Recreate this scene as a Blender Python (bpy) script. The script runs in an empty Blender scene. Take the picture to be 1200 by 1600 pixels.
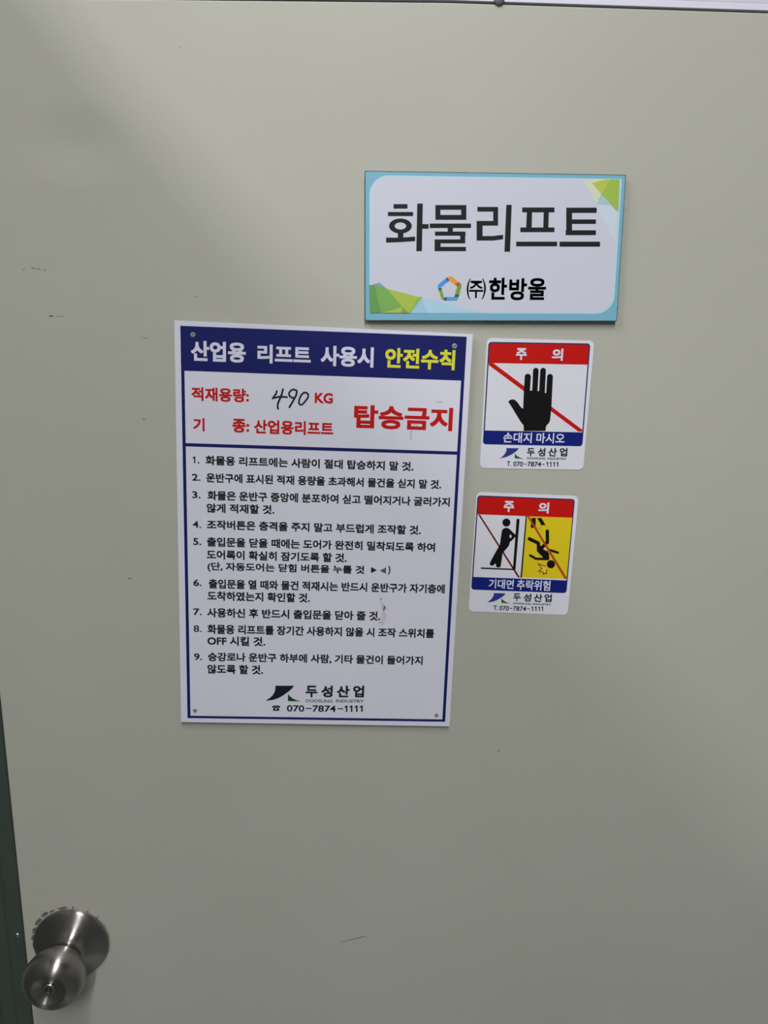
import bpy, bmesh, math, random
import numpy as np
from mathutils import Vector, Matrix
from mathutils.geometry import tessellate_polygon, delaunay_2d_cdt
random.seed(7)
SC = bpy.context.scene
C = SC.collection

# ------------------------------------------------------------------ camera
F = 1154.2                                  # focal length in pixels of the 1200x1600 frame
PITCH, YAW, ROLL = -0.195592629, -0.0473796718, -0.00462648286
CAM = np.array([0.0, -0.70, 1.70])          # door plane is y = 0

def rot(p, y, r):
    cx, sx, cy, sy, cr, sr = math.cos(p), math.sin(p), math.cos(y), math.sin(y), math.cos(r), math.sin(r)
    Rx = np.array([[1, 0, 0], [0, cx, -sx], [0, sx, cx]])
    Rz = np.array([[cy, -sy, 0], [sy, cy, 0], [0, 0, 1]])
    Ry = np.array([[cr, 0, sr], [0, 1, 0], [-sr, 0, cr]])
    return Rz @ Rx @ Ry
RC = rot(PITCH, YAW, ROLL)
cam = bpy.data.cameras.new('camera')
co = bpy.data.objects.new('camera', cam); C.objects.link(co)
M3 = RC @ np.array([[1, 0, 0], [0, 0, -1], [0, 1, 0]])
co.matrix_world = Matrix.Translation(Vector(CAM)) @ Matrix([list(r) for r in M3]).to_4x4()
cam.sensor_fit = 'VERTICAL'; cam.sensor_height = 24; cam.lens = F / 1600 * 24
cam.clip_start = 0.01
SC.camera = co

# ------------------------------------------------------------------ world, lights, exposure
SC.view_settings.view_transform = 'Standard'
SC.view_settings.look = 'None'
SC.view_settings.gamma = 1
SC.view_settings.use_curve_mapping = False
SC.view_settings.exposure = 0.13
w = bpy.data.worlds.new('world'); SC.world = w; w.use_nodes = True
nt = w.node_tree; nt.nodes.clear()
bgn = nt.nodes.new('ShaderNodeBackground'); wo = nt.nodes.new('ShaderNodeOutputWorld')
bgn.inputs[0].default_value = (0.85, 0.92, 1.0, 1); bgn.inputs[1].default_value = 0.05
nt.links.new(bgn.outputs[0], wo.inputs[0])

CEIL = 3.45
# fluorescent fittings: (x, y, length, axis angle, watts)
LAMPS = [(-1.435, -1.10, 1.2, 90, 31.0), (0.14, -1.35, 1.2, 90, 20.0), (0.14, -2.68, 1.2, 90, 47.0)]
def area(x, y, z, lx, ly, rz, watts, col):
    l = bpy.data.lights.new('tube_light', 'AREA'); l.shape = 'RECTANGLE'; l.size = lx; l.size_y = ly
    l.energy = watts; l.color = col
    o = bpy.data.objects.new('tube_light', l); o.location = (x, y, z); o.rotation_euler = (0, 0, math.radians(rz))
    C.objects.link(o); return o
for (x, y, L, a, W_) in LAMPS:
    area(x, y, CEIL - 0.115, L, 0.10 if x < -1 else 0.06, a, W_, (1.0, 0.985, 1.0))

# ------------------------------------------------------------------ helpers
def lin(c):
    c = c / 255.0
    return c / 12.92 if c <= 0.04045 else ((c + 0.055) / 1.055) ** 2.4
def pc(r, g, b, white=198, top=0.80):       # photo colour seen under light that shows white paper as 'white'
    k = top / lin(white)
    return tuple(min(0.9, lin(v) * k) for v in (r, g, b))

def ray(px, py):
    d = RC @ np.array([(px - 600) / F, 1.0, -(py - 800) / F])
    return d
def W(px, py, y=0.0):                       # photo pixel -> point on the plane at depth y
    d = ray(px, py); t = (y - CAM[1]) / d[1]
    return CAM + d * t
def to_px(p):
    q = RC.T @ (np.asarray(p) - CAM)
    return 600 + F * q[0] / q[1], 800 - F * q[2] / q[1]

MATS = {}
def mat(name, rgb, rough=0.5, spec=0.5, metal=0.0, vary=0.0, scale=20.0, bump=0.0, bscale=300.0, coat=0.0):
    if name in MATS: return MATS[name]
    m = bpy.data.materials.new(name); m.use_nodes = True
    n = m.node_tree; b = n.nodes['Principled BSDF']
    b.inputs['Base Color'].default_value = (*rgb, 1)
    b.inputs['Roughness'].default_value = rough
    b.inputs['Specular IOR Level'].default_value = spec
    b.inputs['Metallic'].default_value = metal
    b.inputs['Coat Weight'].default_value = coat
    tc = n.nodes.new('ShaderNodeTexCoord')
    if vary:
        no = n.nodes.new('ShaderNodeTexNoise'); no.inputs['Scale'].default_value = scale; no.inputs['Detail'].default_value = 5
        n.links.new(tc.outputs['Object'], no.inputs['Vector'])
        mr = n.nodes.new('ShaderNodeMapRange'); mr.inputs['To Min'].default_value = 1 - vary; mr.inputs['To Max'].default_value = 1 + vary
        mr.inputs['From Min'].default_value = 0.3; mr.inputs['From Max'].default_value = 0.7
        n.links.new(no.outputs['Fac'], mr.inputs['Value'])
        hs = n.nodes.new('ShaderNodeHueSaturation'); hs.inputs['Color'].default_value = (*rgb, 1)
        n.links.new(mr.outputs[0], hs.inputs['Value']); n.links.new(hs.outputs[0], b.inputs['Base Color'])
    if bump:
        nb = n.nodes.new('ShaderNodeTexNoise'); nb.inputs['Scale'].default_value = bscale; nb.inputs['Detail'].default_value = 3
        n.links.new(tc.outputs['Object'], nb.inputs['Vector'])
        bp = n.nodes.new('ShaderNodeBump'); bp.inputs['Strength'].default_value = bump; bp.inputs['Distance'].default_value = 0.001
        n.links.new(nb.outputs['Fac'], bp.inputs['Height']); n.links.new(bp.outputs[0], b.inputs['Normal'])
    MATS[name] = m
    return m

def mesh_obj(name, verts, faces, m, parent=None, loc=(0, 0, 0), smooth=False):
    """verts in world space; the object's origin is put at loc"""
    me = bpy.data.meshes.new(name)
    L = np.array(loc, float)
    me.from_pydata([tuple(np.asarray(v, float) - L) for v in verts], [], faces)
    me.materials.append(m); me.update()
    if smooth:
        for p in me.polygons: p.use_smooth = True
    o = bpy.data.objects.new(name, me); C.objects.link(o)
    if parent is None: o.location = loc
    else:
        o.parent = parent; o.location = Vector(loc) - parent_world(parent)
    return o
def parent_world(p):
    v = Vector((0, 0, 0))
    while p is not None: v += p.location; p = p.parent
    return v
def empty(name, loc):
    o = bpy.data.objects.new(name, None); o.empty_display_size = 0.05; o.location = loc; C.objects.link(o); return o
def tag(o, label=None, cat=None, group=None, kind=None):
    if label: o['label'] = label
    if cat: o['category'] = cat
    if group: o['group'] = group
    if kind: o['kind'] = kind
    return o

def bevel_box(name, x0, x1, y0, y1, z0, z1, m, parent=None, bev=0.002, seg=2):
    bm = bmesh.new(); bmesh.ops.create_cube(bm, size=1)
    for v in bm.verts:
        v.co = Vector(((x0 + x1) / 2 + v.co.x * (x1 - x0), (y0 + y1) / 2 + v.co.y * (y1 - y0), (z0 + z1) / 2 + v.co.z * (z1 - z0)))
    if bev: bmesh.ops.bevel(bm, geom=bm.edges[:], offset=bev, segments=seg, profile=0.5, affect='EDGES')
    loc = ((x0 + x1) / 2, (y0 + y1) / 2, z0)
    vs = [tuple(v.co) for v in bm.verts]; bm.verts.index_update()
    fs = [[v.index for v in f.verts] for f in bm.faces]; bm.free()
    return mesh_obj(name, vs, fs, m, parent, loc)

def lathe(name, prof, c, m, parent=None, seg=64, ang=None, close_front=True):
    """prof: (radius, height towards the room); axis is -Y through c"""
    vs, fs = [], []
    for (r, h) in prof:
        for k in range(seg):
            a = 2 * math.pi * k / seg
            vs.append((c[0] + r * math.cos(a), c[1] - h, c[2] + r * math.sin(a)))
    for i in range(len(prof) - 1):
        for k in range(seg):
            k2 = (k + 1) % seg
            fs.append((i * seg + k, i * seg + k2, (i + 1) * seg + k2, (i + 1) * seg + k))
    if close_front: fs.append(tuple((len(prof) - 1) * seg + k for k in range(seg)))
    o = mesh_obj(name, vs, fs, m, parent, c)
    bm = bmesh.new(); bm.from_mesh(o.data); bmesh.ops.recalc_face_normals(bm, faces=bm.faces[:]); 
    for f in bm.faces: f.smooth = True
    for e in bm.edges:
        if len(e.link_faces) == 2 and e.calc_face_angle(0) > math.radians(38): e.smooth = False
    bm.to_mesh(o.data); bm.free()
    return o

# ---- flat printed work -------------------------------------------------------
def homography(src, dst):
    A, b = [], []
    for (x, y), (X, Y) in zip(src, dst):
        A.append([x, y, 1, 0, 0, 0, -X * x, -X * y]); b.append(X)
        A.append([0, 0, 0, x, y, 1, -Y * x, -Y * y]); b.append(Y)
    h = np.linalg.solve(np.array(A, float), np.array(b, float))
    return np.append(h, 1).reshape(3, 3)
def apply(H, x, y):
    v = H @ np.array([x, y, 1.0]); return v[0] / v[2], v[1] / v[2]

GL = {}
def glyphs(text, off):
    key = (text, off)
    if key in GL: return GL[key]
    cu = bpy.data.curves.new('t', 'FONT'); cu.body = text; cu.offset = off; cu.size = 1; cu.resolution_u = 4
    ob = bpy.data.objects.new('t', cu); C.objects.link(ob); bpy.context.view_layer.update()
    me = bpy.data.meshes.new_from_object(ob.evaluated_get(bpy.context.evaluated_depsgraph_get()))
    vs = np.array([(v.co.x, v.co.y) for v in me.vertices]); fs = []
    for p in me.polygons:
        f = list(p.vertices)
        if len(f) < 3: continue
        fs.append(f)
    bpy.data.objects.remove(ob); bpy.data.curves.remove(cu); bpy.data.meshes.remove(me)
    GL[key] = (vs, fs); return GL[key]

class Print:
    """a flat printed item: quad = its printed frame's corners in the photo (TL TR BR BL), lying at depth -lift"""
    def __init__(s, quad, lift, root):
        s.lift, s.root = lift, root
        q = [W(x, y, -lift)[[0, 2]] for x, y in quad]
        s.w = (np.linalg.norm(q[1] - q[0]) + np.linalg.norm(q[2] - q[3])) / 2
        s.h = (np.linalg.norm(q[3] - q[0]) + np.linalg.norm(q[2] - q[1])) / 2
        s.H = homography([(0, 0), (s.w, 0), (s.w, -s.h), (0, -s.h)], q)
        s.Hi = np.linalg.inv(s.H)
    def uv(s, px, py):
        p = W(px, py, -s.lift); return np.array(apply(s.Hi, p[0], p[2]))
    def xyz(s, u, v, layer):
        x, z = apply(s.H, u, v); return (x, -s.lift - layer * 0.00005, z)
    def add(s, name, pts, fs, m, layer, label=None):
        vs = [s.xyz(p[0], p[1], layer + (p[2] if len(p) > 2 else 0)) for p in pts]
        out = []
        for f in fs:                               # every face looks at the room (-Y)
            a, b, c = (np.array(vs[i]) for i in (f[0], f[1], f[2]))
            n = np.cross(b - a, c - a)
            out.append(list(f) if n[1] < 0 else list(reversed(f)))
        o = mesh_obj(name, vs, out, m, s.root, vs[0])
        if label: o['label'] = label
        return o
    def merged(s, name, pts, fs, m, layer, label=None):
        P = np.array([p[:2] for p in pts]) * 1000.0; c = P.mean(0); P = P - c
        fs2 = []
        for f in fs:
            a = sum(P[f[i]][0] * P[f[(i + 1) % len(f)]][1] - P[f[(i + 1) % len(f)]][0] * P[f[i]][1] for i in range(len(f)))
            if abs(a) > 1e-7: fs2.append(f if a > 0 else list(reversed(f)))
        r = delaunay_2d_cdt([Vector(p) for p in P], [], fs2, 0, 1e-5)
        return s.add(name, [(v[0] / 1000 + c[0] / 1000, v[1] / 1000 + c[1] / 1000) for v in r[0]], [list(f) for f, src in zip(r[2], r[5]) if src], m, layer, label)
    def poly(s, name, polys, m, layer, label=None):       # polys: lists of uv points, tessellated, one object
        pts, fs = [], []
        for P in polys:
            P = [np.asarray(p, float) for p in P]; k = len(pts)
            for t in tessellate_polygon([[Vector((p[0], p[1], 0)) for p in P]]): fs.append([k + i for i in t])
            pts += P
        return (s.add if len(polys) == 1 else s.merged)(name, pts, fs, m, layer, label)
    def text(s, name, txt, xl, yl, xr, hpx, m, off=0.012, layer=3, shear=0.0, label=None):
        """ink of the line: left x, middle y at the left, right x, ink height, all photo pixels"""
        extra = max(0.0, off - 0.016) * 1.0; off = min(off, 0.016)
        V, fs = glyphs(txt, off)
        x0, y0 = V.min(0); x1, y1 = V.max(0)
        a = s.uv(xl, yl - hpx / 2); b = s.uv(xl, yl + hpx / 2)
        vt, vb = a[1], b[1]; u0 = (a[0] + b[0]) / 2; vm = (vt + vb) / 2
        u1 = u0 + 0.1
        for _ in range(8):
            p = s.xyz(u1, vm, 0); q = s.xyz(u1 + 0.001, vm, 0)
            X, X2 = to_px(p)[0], to_px(q)[0]
            u1 += (xr - X) / (X2 - X) * 0.001
        U = u0 + (V[:, 0] - x0) / (x1 - x0) * (u1 - u0)
        Vv = vb + (V[:, 1] - y0) / (y1 - y0) * (vt - vb)
        em = (vt - vb) / (y1 - y0)
        pts, out = [], []
        cps = [(0, 0)] if not extra else [(dx * extra, dy * extra) for dx, dy in ((-.9, -.9), (.9, -.9), (-.9, .9), (.9, .9))]
        cu, cv = (u0 + u1) / 2, (vt + vb) / 2; ku = 1 - 2 * extra * em / max(u1 - u0, 1e-6); kv = 1 - 2 * extra * em / (vt - vb)
        for i, (dx, dy) in enumerate(cps):
            k = len(pts)
            pts += [(cu + (a_ - cu) * ku + dx * em, cv + (b_ - cv) * kv + dy * em) for a_, b_ in zip(U, Vv)]
            out += [[q + k for q in f] for f in fs]
        return s.merged(name, pts, out, m, layer, label)
    def ones(s, f, xs, y, h, wd, m, layer=3):
        """figure 1 with its flag; xs = right edge of each stem, crop units"""
        for x in xs:
            s.poly('figure', pxpoly(s, f, [[(x - wd, y - h / 2), (x, y - h / 2), (x, y + h / 2), (x - wd, y + h / 2), (x - wd, y - h * .22), (x - wd * 2.1, y - h * .16), (x - wd * 2.1, y - h * .30), (x - wd * 1.3, y - h * .38)]]), m, layer)

def crop(ox, oy, sc):                      # coordinates read off an enlarged crop of the photo
    return lambda x, y: (ox + x / sc, oy + y / sc)
def arc(cx, cy, rx, ry, a0, a1, n=14):
    return [(cx + rx * math.cos(math.radians(a0 + (a1 - a0) * i / n)), cy - ry * math.sin(math.radians(a0 + (a1 - a0) * i / n))) for i in range(n + 1)]
def disc(cx, cy, rx, ry=None, n=32): return arc(cx, cy, rx, ry or rx, 0, 360 * (n - 1) / n, n - 1)
def rect(x0, y0, x1, y1): return [(x0, y0), (x1, y0), (x1, y1), (x0, y1)]
def stroke(path, wd, cap=True):
    out = []
    for (a, b) in zip(path[:-1], path[1:]):
        a = np.array(a, float); b = np.array(b, float); d = b - a; L = np.linalg.norm(d) or 1; n = np.array([-d[1], d[0]]) / L * wd / 2
        out.append([a + n, b + n, b - n, a - n])
    for i, p in enumerate(path):
        if cap or 0 < i < len(path) - 1: out.append(disc(p[0], p[1], wd / 2, n=14))
    return out
def rrect(u0, v0, u1, v1, r, n=6):          # r: one radius or (TL, TR, BR, BL); v0 top, v1 bottom (negative down)
    r = (r,) * 4 if not isinstance(r, tuple) else r
    out = []
    for (cx, cy, rr, a0) in ((u0, v0, r[0], 180), (u1, v0, r[1], 90), (u1, v1, r[2], 0), (u0, v1, r[3], -90)):
        sx = 1 if cx == u0 else -1; sy = -1 if cy == v0 else 1
        if rr <= 0: out.append((cx, cy)); continue
        for i in range(n + 1):
            a = math.radians(a0 - 90 * i / n)
            out.append((cx + sx * rr + rr * math.cos(a), cy + sy * rr + rr * math.sin(a)))
    return out
def pxpoly(P, f, polys): return [[P.uv(*f(x, y)) for x, y in q] for q in polys]

def slab(name, P, outline_uv, thick, m, root, edge_round=0.0):
    """sheet / board with real thickness: front outline at the print plane, extruded back to the door"""
    n = len(outline_uv)
    fr = [P.xyz(u, v, 0) for u, v in outline_uv]
    bk = [(x, y + thick, z) for x, y, z in fr]
    tris = tessellate_polygon([[Vector((p[0], p[2], 0)) for p in fr]])
    fs = []
    for t in tris:
        a, b, c = (np.array(fr[i]) for i in t)
        t = list(t)
        if np.cross(b - a, c - a)[1] > 0: t.reverse()
        fs.append(t); fs.append([i + n for i in reversed(t)])
    for i in range(n): j = (i + 1) % n; fs.append([i, j, j + n, i + n])
    o = mesh_obj(name, fr + bk, fs, m, root, fr[0])
    bm = bmesh.new(); bm.from_mesh(o.data); bmesh.ops.recalc_face_normals(bm, faces=bm.faces[:]); bm.to_mesh(o.data); bm.free()
    return o

# ------------------------------------------------------------------ the room around the door
m_wall = mat('wall_paint', (0.50, 0.50, 0.45), 0.7, vary=0.04, scale=3, bump=0.15, bscale=200)
m_ceil = mat('ceiling_board', (0.30, 0.30, 0.29), 0.9, vary=0.03, scale=8)
m_far = mat('wall_far_paint', (0.17, 0.18, 0.18), 0.7, vary=0.1, scale=2)
m_floor = mat('floor_epoxy', (0.10, 0.13, 0.11), 0.35, vary=0.12, scale=4)
XL, XR, YB = -2.6, 2.2, -3.4
def struct(o, label=None): o['kind'] = 'structure'; return o
struct(bevel_box('floor', XL, XR, YB, 0.3, -0.1, 0, m_floor, bev=0))
struct(bevel_box('ceiling', XL, XR, YB, 0.3, CEIL, CEIL + 0.1, m_ceil, bev=0))
struct(bevel_box('wall_left', XL - 0.1, XL, YB, 0.3, 0, CEIL, m_far, bev=0))
struct(bevel_box('wall_right', XR, XR + 0.1, YB, 0.3, 0, CEIL, m_far, bev=0))
struct(bevel_box('wall_back', XL, XR, YB - 0.1, YB, 0, CEIL, m_far, bev=0))

# ------------------------------------------------------------------ the steel door and its frame
# door edge on the left, underside of the frame head along the top, both read off the photo
eb, et = W(52, 1600), W(0.9, 1100)
hL, hM, hR = W(400, 0.6), W(700, 3.7), W(1200, 20)
ex = lambda z: eb[0] + (et[0] - eb[0]) * (z - eb[2]) / (et[2] - eb[2])
hs = (hR[2] - hM[2]) / (hR[0] - hM[0]); hs2 = (hM[2] - hL[2]) / (hM[0] - hL[0])
hz = lambda x: hM[2] + (hs if x > hM[0] else hs2) * (x - hM[0])
LX = (ex(0.02) + ex(2.0)) / 2
DX = 0.62                                    # right edge of the leaf, out of frame
m_door = bpy.data.materials.new('door_paint'); m_door.use_nodes = True
n = m_door.node_tree; b = n.nodes['Principled BSDF']
tc = n.nodes.new('ShaderNodeTexCoord')
n1 = n.nodes.new('ShaderNodeTexNoise'); n1.inputs['Scale'].default_value = 3.2; n1.inputs['Detail'].default_value = 4
n.links.new(tc.outputs['Object'], n1.inputs['Vector'])
cr = n.nodes.new('ShaderNodeValToRGB')
cr.color_ramp.elements[0].position = 0.35; cr.color_ramp.elements[0].color = (0.475, 0.475, 0.405, 1)
cr.color_ramp.elements[1].position = 0.65; cr.color_ramp.elements[1].color = (0.50, 0.50, 0.43, 1)
n.links.new(n1.outputs['Fac'], cr.inputs['Fac']); n.links.new(cr.outputs[0], b.inputs['Base Color'])
b.inputs['Roughness'].default_value = 0.48; b.inputs['Specular IOR Level'].default_value = 0.35
n2 = n.nodes.new('ShaderNodeTexNoise'); n2.inputs['Scale'].default_value = 5; n2.inputs['Detail'].default_value = 1
n3 = n.nodes.new('ShaderNodeTexNoise'); n3.inputs['Scale'].default_value = 900; n3.inputs['Detail'].default_value = 2
for k in (n2, n3): n.links.new(tc.outputs['Object'], k.inputs['Vector'])
b1 = n.nodes.new('ShaderNodeBump'); b1.inputs['Strength'].default_value = 0.25; b1.inputs['Distance'].default_value = 0.004
b2 = n.nodes.new('ShaderNodeBump'); b2.inputs['Strength'].default_value = 0.12; b2.inputs['Distance'].default_value = 0.0004
dc = W(60, 205); dm = n.nodes.new('ShaderNodeMapping'); dm.vector_type = 'POINT'
dm.inputs['Scale'].default_value = (17, 1, 26); dm.inputs['Location'].default_value = (-(dc[0] + 0.030 - LX) * 17, 0, -(dc[2] - 0.01 - 0.01) * 26)
n.links.new(tc.outputs['Object'], dm.inputs['Vector'])
dl = n.nodes.new('ShaderNodeVectorMath'); dl.operation = 'LENGTH'; n.links.new(dm.outputs[0], dl.inputs[0])
dr = n.nodes.new('ShaderNodeMapRange'); dr.interpolation_type = 'SMOOTHSTEP'; dr.inputs['From Max'].default_value = 1.0; dr.inputs['To Min'].default_value = -0.35; dr.inputs['To Max'].default_value = 0
n.links.new(dl.outputs['Value'], dr.inputs['Value'])
b0 = n.nodes.new('ShaderNodeBump'); b0.inputs['Strength'].default_value = 1.0; b0.inputs['Distance'].default_value = 0.0055
n.links.new(dr.outputs[0], b0.inputs['Height']); n.links.new(b0.outputs[0], b1.inputs['Normal'])
n.links.new(n2.outputs['Fac'], b1.inputs['Height']); n.links.new(n3.outputs['Fac'], b2.inputs['Height'])
n.links.new(b1.outputs[0], b2.inputs['Normal']); n.links.new(b2.outputs[0], b.inputs['Normal'])

TOPZ = 2.005
door = empty('door_1', ((LX + DX) / 2, 0, 0.01)); door['kind'] = 'structure'
# leaf: a pressed steel panel, outline follows the measured edges
lx0, lx1 = ex(0.01), ex(hz(-0.45))
top = [(x, hz(x)) for x in (lx1, -0.2, 0.0, hM[0], 0.3, DX)]
outl = [(lx0, 0.01)] + top + [(DX, 0.01)]
fr = [(x, 0.0, z) for x, z in outl]; bk = [(x, 0.045, z) for x, z in outl]
fs = [list(range(len(outl))), [i + len(outl) for i in reversed(range(len(outl)))]]
for i in range(len(outl)): j = (i + 1) % len(outl); fs.append([i, i + len(outl), j + len(outl), j])
leaf = mesh_obj('leaf', fr + bk, fs, m_door, door, (LX, 0, 0.01))
bm = bmesh.new(); bm.from_mesh(leaf.data); bmesh.ops.recalc_face_normals(bm, faces=bm.faces[:])
bmesh.ops.bevel(bm, geom=[e for e in bm.edges if all(abs(v.co.y) < 1e-6 for v in e.verts)], offset=0.0012, segments=2, profile=0.5, affect='EDGES')
bm.to_mesh(leaf.data); bm.free()

# left jamb: dark green-grey steel with shallow folds running up it
m_jamb = mat('jamb_paint', pc(40, 47, 43, 150), 0.42, 0.4, vary=0.08, scale=14, bump=0.1)
def strip(name, prof, side_fn, z0, z1, m, parent=None, kind=None):
    """vertical extrusion; prof = (offset left of the door edge, depth y)"""
    vs = [(side_fn(z) - a, y, z) for z in (z0, z1) for a, y in prof]; k = len(prof)
    fs = [[i, (i + 1) % k, (i + 1) % k + k, i + k] for i in range(k)] + [list(range(k)), [k + i for i in reversed(range(k))]]
    o = mesh_obj(name, vs, fs, m, parent, (side_fn(1.0), 0, z0))
    bm = bmesh.new(); bm.from_mesh(o.data); bmesh.ops.recalc_face_normals(bm, faces=bm.faces[:])
    bm.to_mesh(o.data); bm.free()
    if kind: o['kind'] = kind
    return o
jamb = empty('trim_1', (LX - 0.04, 0, 0)); jamb['kind'] = 'structure'
prof = [(0.0016, 0.10), (0.0016, 0.003), (0.0026, 0.002), (0.016, 0.002), (0.0168, 0.0032), (0.0186, 0.0032), (0.0194, 0.002), (0.030, 0.002), (0.0308, 0.0035), (0.034, 0.0035), (0.035, 0.002), (0.085, 0.002), (0.085, 0.10)]
strip('jamb_profile', prof, ex, 0, 2.12, m_jamb, jamb)
m_screw = mat('screw_steel', (0.62, 0.63, 0.65), 0.25, metal=1.0)
m_dark = mat('dark_recess', (0.02, 0.02, 0.02), 0.7)
def screw(name, c, r, parent, m, hole=True, h=0.0016):
    o = lathe(name, [(r, 0), (r * 0.97, h * 0.4), (r * 0.8, h * 0.8), (r * 0.5, h), (r * 0.28, h), (r * 0.28, h * 0.3)], c, m, parent, seg=20)
    if hole: lathe('screw_recess', [(r * 0.28, 0), (r * 0.28, h * 0.35)], c, m_dark, o, seg=6)
    return o
sc_ = W(27, 1461.5, 0.002); screw('screw', sc_, 0.0031, jamb, m_screw)

# right jamb and wall pieces that close the opening (out of frame)
m_head = mat('frame_head_white', pc(205, 205, 218, 208), 0.4, 0.4, vary=0.02, scale=9)
struct(bevel_box('trim_3', DX + 0.003, DX + 0.06, 0.002, 0.1, 0, 2.12, m_jamb, bev=0.001))
# frame head: white aluminium profile, lower lip, groove line, flat fascia
head = empty('trim_2', (0.08, 0, 2.0)); head['kind'] = 'structure'
def hprof(name, z0, z1, y0, m, xs=(-0.56, -0.2, 0.0, None, 0.3, 0.69)):
    vs = []; xs = [hM[0] if x is None else x for x in xs]
    for x in xs: vs += [(x, y0, hz(x) + z0), (x, y0, hz(x) + z1), (x, 0.09, hz(x) + z1), (x, 0.09, hz(x) + z0)]
    fs = [[0, 1, 2, 3], [len(vs) - 1 - i for i in range(4)]]
    for i in range(len(xs) - 1):
        for k in range(4): fs.append([i * 4 + k, i * 4 + (k + 1) % 4, i * 4 + 4 + (k + 1) % 4, i * 4 + 4 + k])
    o = mesh_obj(name, vs, fs, m, head, (0.08, 0, 2.0))
    bm = bmesh.new(); bm.from_mesh(o.data); bmesh.ops.recalc_face_normals(bm, faces=bm.faces[:]); bm.to_mesh(o.data); bm.free()
    return o
hprof('lower_lip', 0.0018, 0.0072, -0.0005, m_head)
hprof('groove', 0.0070, 0.0082, 0.0022, mat('groove_grey', (0.25, 0.25, 0.26), 0.6))
hprof('fascia', 0.0080, 0.10, 0.0006, mat('fascia_white', pc(190, 188, 196, 208), 0.45, 0.4, vary=0.02, scale=7))
ws = W(780, -0.5, -0.0008); lathe('screw', [(0.0046, 0), (0.0042, 0.001), (0.002, 0.0018)], ws, mat('screw_dark', (0.16, 0.15, 0.16), 0.5, metal=0.6), head, seg=20)

WX0, WX1, WZ = LX - 0.083, DX + 0.058, 2.10
wf = empty('wall_front', (0, 0.02, 0)); wf['kind'] = 'structure'
for (x0, x1, z0, z1) in ((XL, WX0, 0, CEIL), (WX1, XR, 0, CEIL), (WX0, WX1, WZ, CEIL)):
    bevel_box('wall_panel', x0, x1, 0.015, 0.12, z0, z1, m_wall, wf, bev=0)

# unseen partition, added to throw the slanting shade over the door's left side
struct(bevel_box('shade_partition', -0.80, -0.75, -2.2, 0.0148, 0, 2.5625, m_far, bev=0.002))

# scuffs, dents and drips on the door leaf
m_scuff = mat('scuff_grey', (0.25, 0.25, 0.21), 0.6, vary=0.3, scale=200)
m_smear = mat('scuff_dark', (0.13, 0.13, 0.11), 0.6, vary=0.3, scale=300)
m_soft = mat('scuff_soft', (0.395, 0.395, 0.325), 0.6, vary=0.04, scale=60)
def blob(name, px, py, rx, ry, m, n=14, jag=0.35, tilt=0.0, lift=0.00005):
    pts = []
    for i in range(n):
        a = 2 * math.pi * i / n; k = 1 + random.uniform(-jag, jag)
        dx, dy = rx * k * math.cos(a), ry * k * math.sin(a)
        p = W(px + dx * math.cos(tilt) - dy * math.sin(tilt), py + dx * math.sin(tilt) + dy * math.cos(tilt), -lift)
        pts.append(tuple(p))
    c = tuple(W(px, py, -lift)); pts.append(c)
    return mesh_obj(name, pts, [[i, (i + 1) % n, n] for i in range(n)], m, door, c)
for (x, y, rx, ry, m, t) in ((37, 421, 2.2, 1.2, m_scuff, 0), (52, 419, 3.5, 1.2, m_scuff, .1), (60, 420, 4, 1.0, m_scuff, 0), (70, 422, 3, .8, m_scuff, .2),
                             (80, 494, 4, 1.1, m_smear, 0.05), (90, 494, 4, .7, m_scuff, 0), (97, 494.5, 2, 1.0, m_scuff, 0),
                             (225, 528, 6, .6, m_scuff, .1), (225, 655, 2.2, 1.6, m_scuff, 0), (281, 74, 1.4, 1.4, m_scuff, 0), (779, 1173, 1.3, 1.3, m_smear, 0),
                             (306, 463, 1, 1, m_smear, 0), (203, 904, 4, 1.2, m_scuff, .2)):
    blob('scuff_mark', x, y, rx, ry, m, tilt=t)
# curved hairline scratch low on the door
sp = [(532, 1472), (545, 1469), (556, 1466.5), (566, 1464), (571, 1463), (575, 1467)]
vs, fs = [], []
for i, (x, y) in enumerate(sp):
    t = 0.9 if 0 < i < 4 else 0.35
    vs += [tuple(W(x, y - t, -0.00006)), tuple(W(x, y + t, -0.00006))]
    if i: fs.append([2 * i - 2, 2 * i - 1, 2 * i + 1, 2 * i])
mesh_obj('scratch', vs, fs, m_scuff, door, vs[0])

# ------------------------------------------------------------------ door knob (part of the door)
m_steel = bpy.data.materials.new('brushed_steel'); m_steel.use_nodes = True
n = m_steel.node_tree; b = n.nodes['Principled BSDF']
b.inputs['Base Color'].default_value = (0.43, 0.405, 0.39, 1); b.inputs['Metallic'].default_value = 1
b.inputs['Roughness'].default_value = 0.30; b.inputs['Anisotropic'].default_value = 0.93; b.inputs['Anisotropic Rotation'].default_value = 0.25
tg = n.nodes.new('ShaderNodeTangent'); tg.direction_type = 'RADIAL'; tg.axis = 'Y'
n.links.new(tg.outputs[0], b.inputs['Tangent'])
tc = n.nodes.new('ShaderNodeTexCoord'); sx = n.nodes.new('ShaderNodeSeparateXYZ'); n.links.new(tc.outputs['Object'], sx.inputs[0])
no = n.nodes.new('ShaderNodeTexNoise'); no.inputs['Scale'].default_value = 60; no.inputs['Detail'].default_value = 4
mp = n.nodes.new('ShaderNodeMapping'); mp.inputs['Scale'].default_value = (1, 12, 1)
n.links.new(tc.outputs['Object'], mp.inputs[0]); n.links.new(mp.outputs[0], no.inputs['Vector'])
mr = n.nodes.new('ShaderNodeMapRange'); mr.inputs['To Min'].default_value = 0.24; mr.inputs['To Max'].default_value = 0.38
n.links.new(no.outputs['Fac'], mr.inputs[0]); n.links.new(mr.outputs[0], b.inputs['Roughness'])
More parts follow.
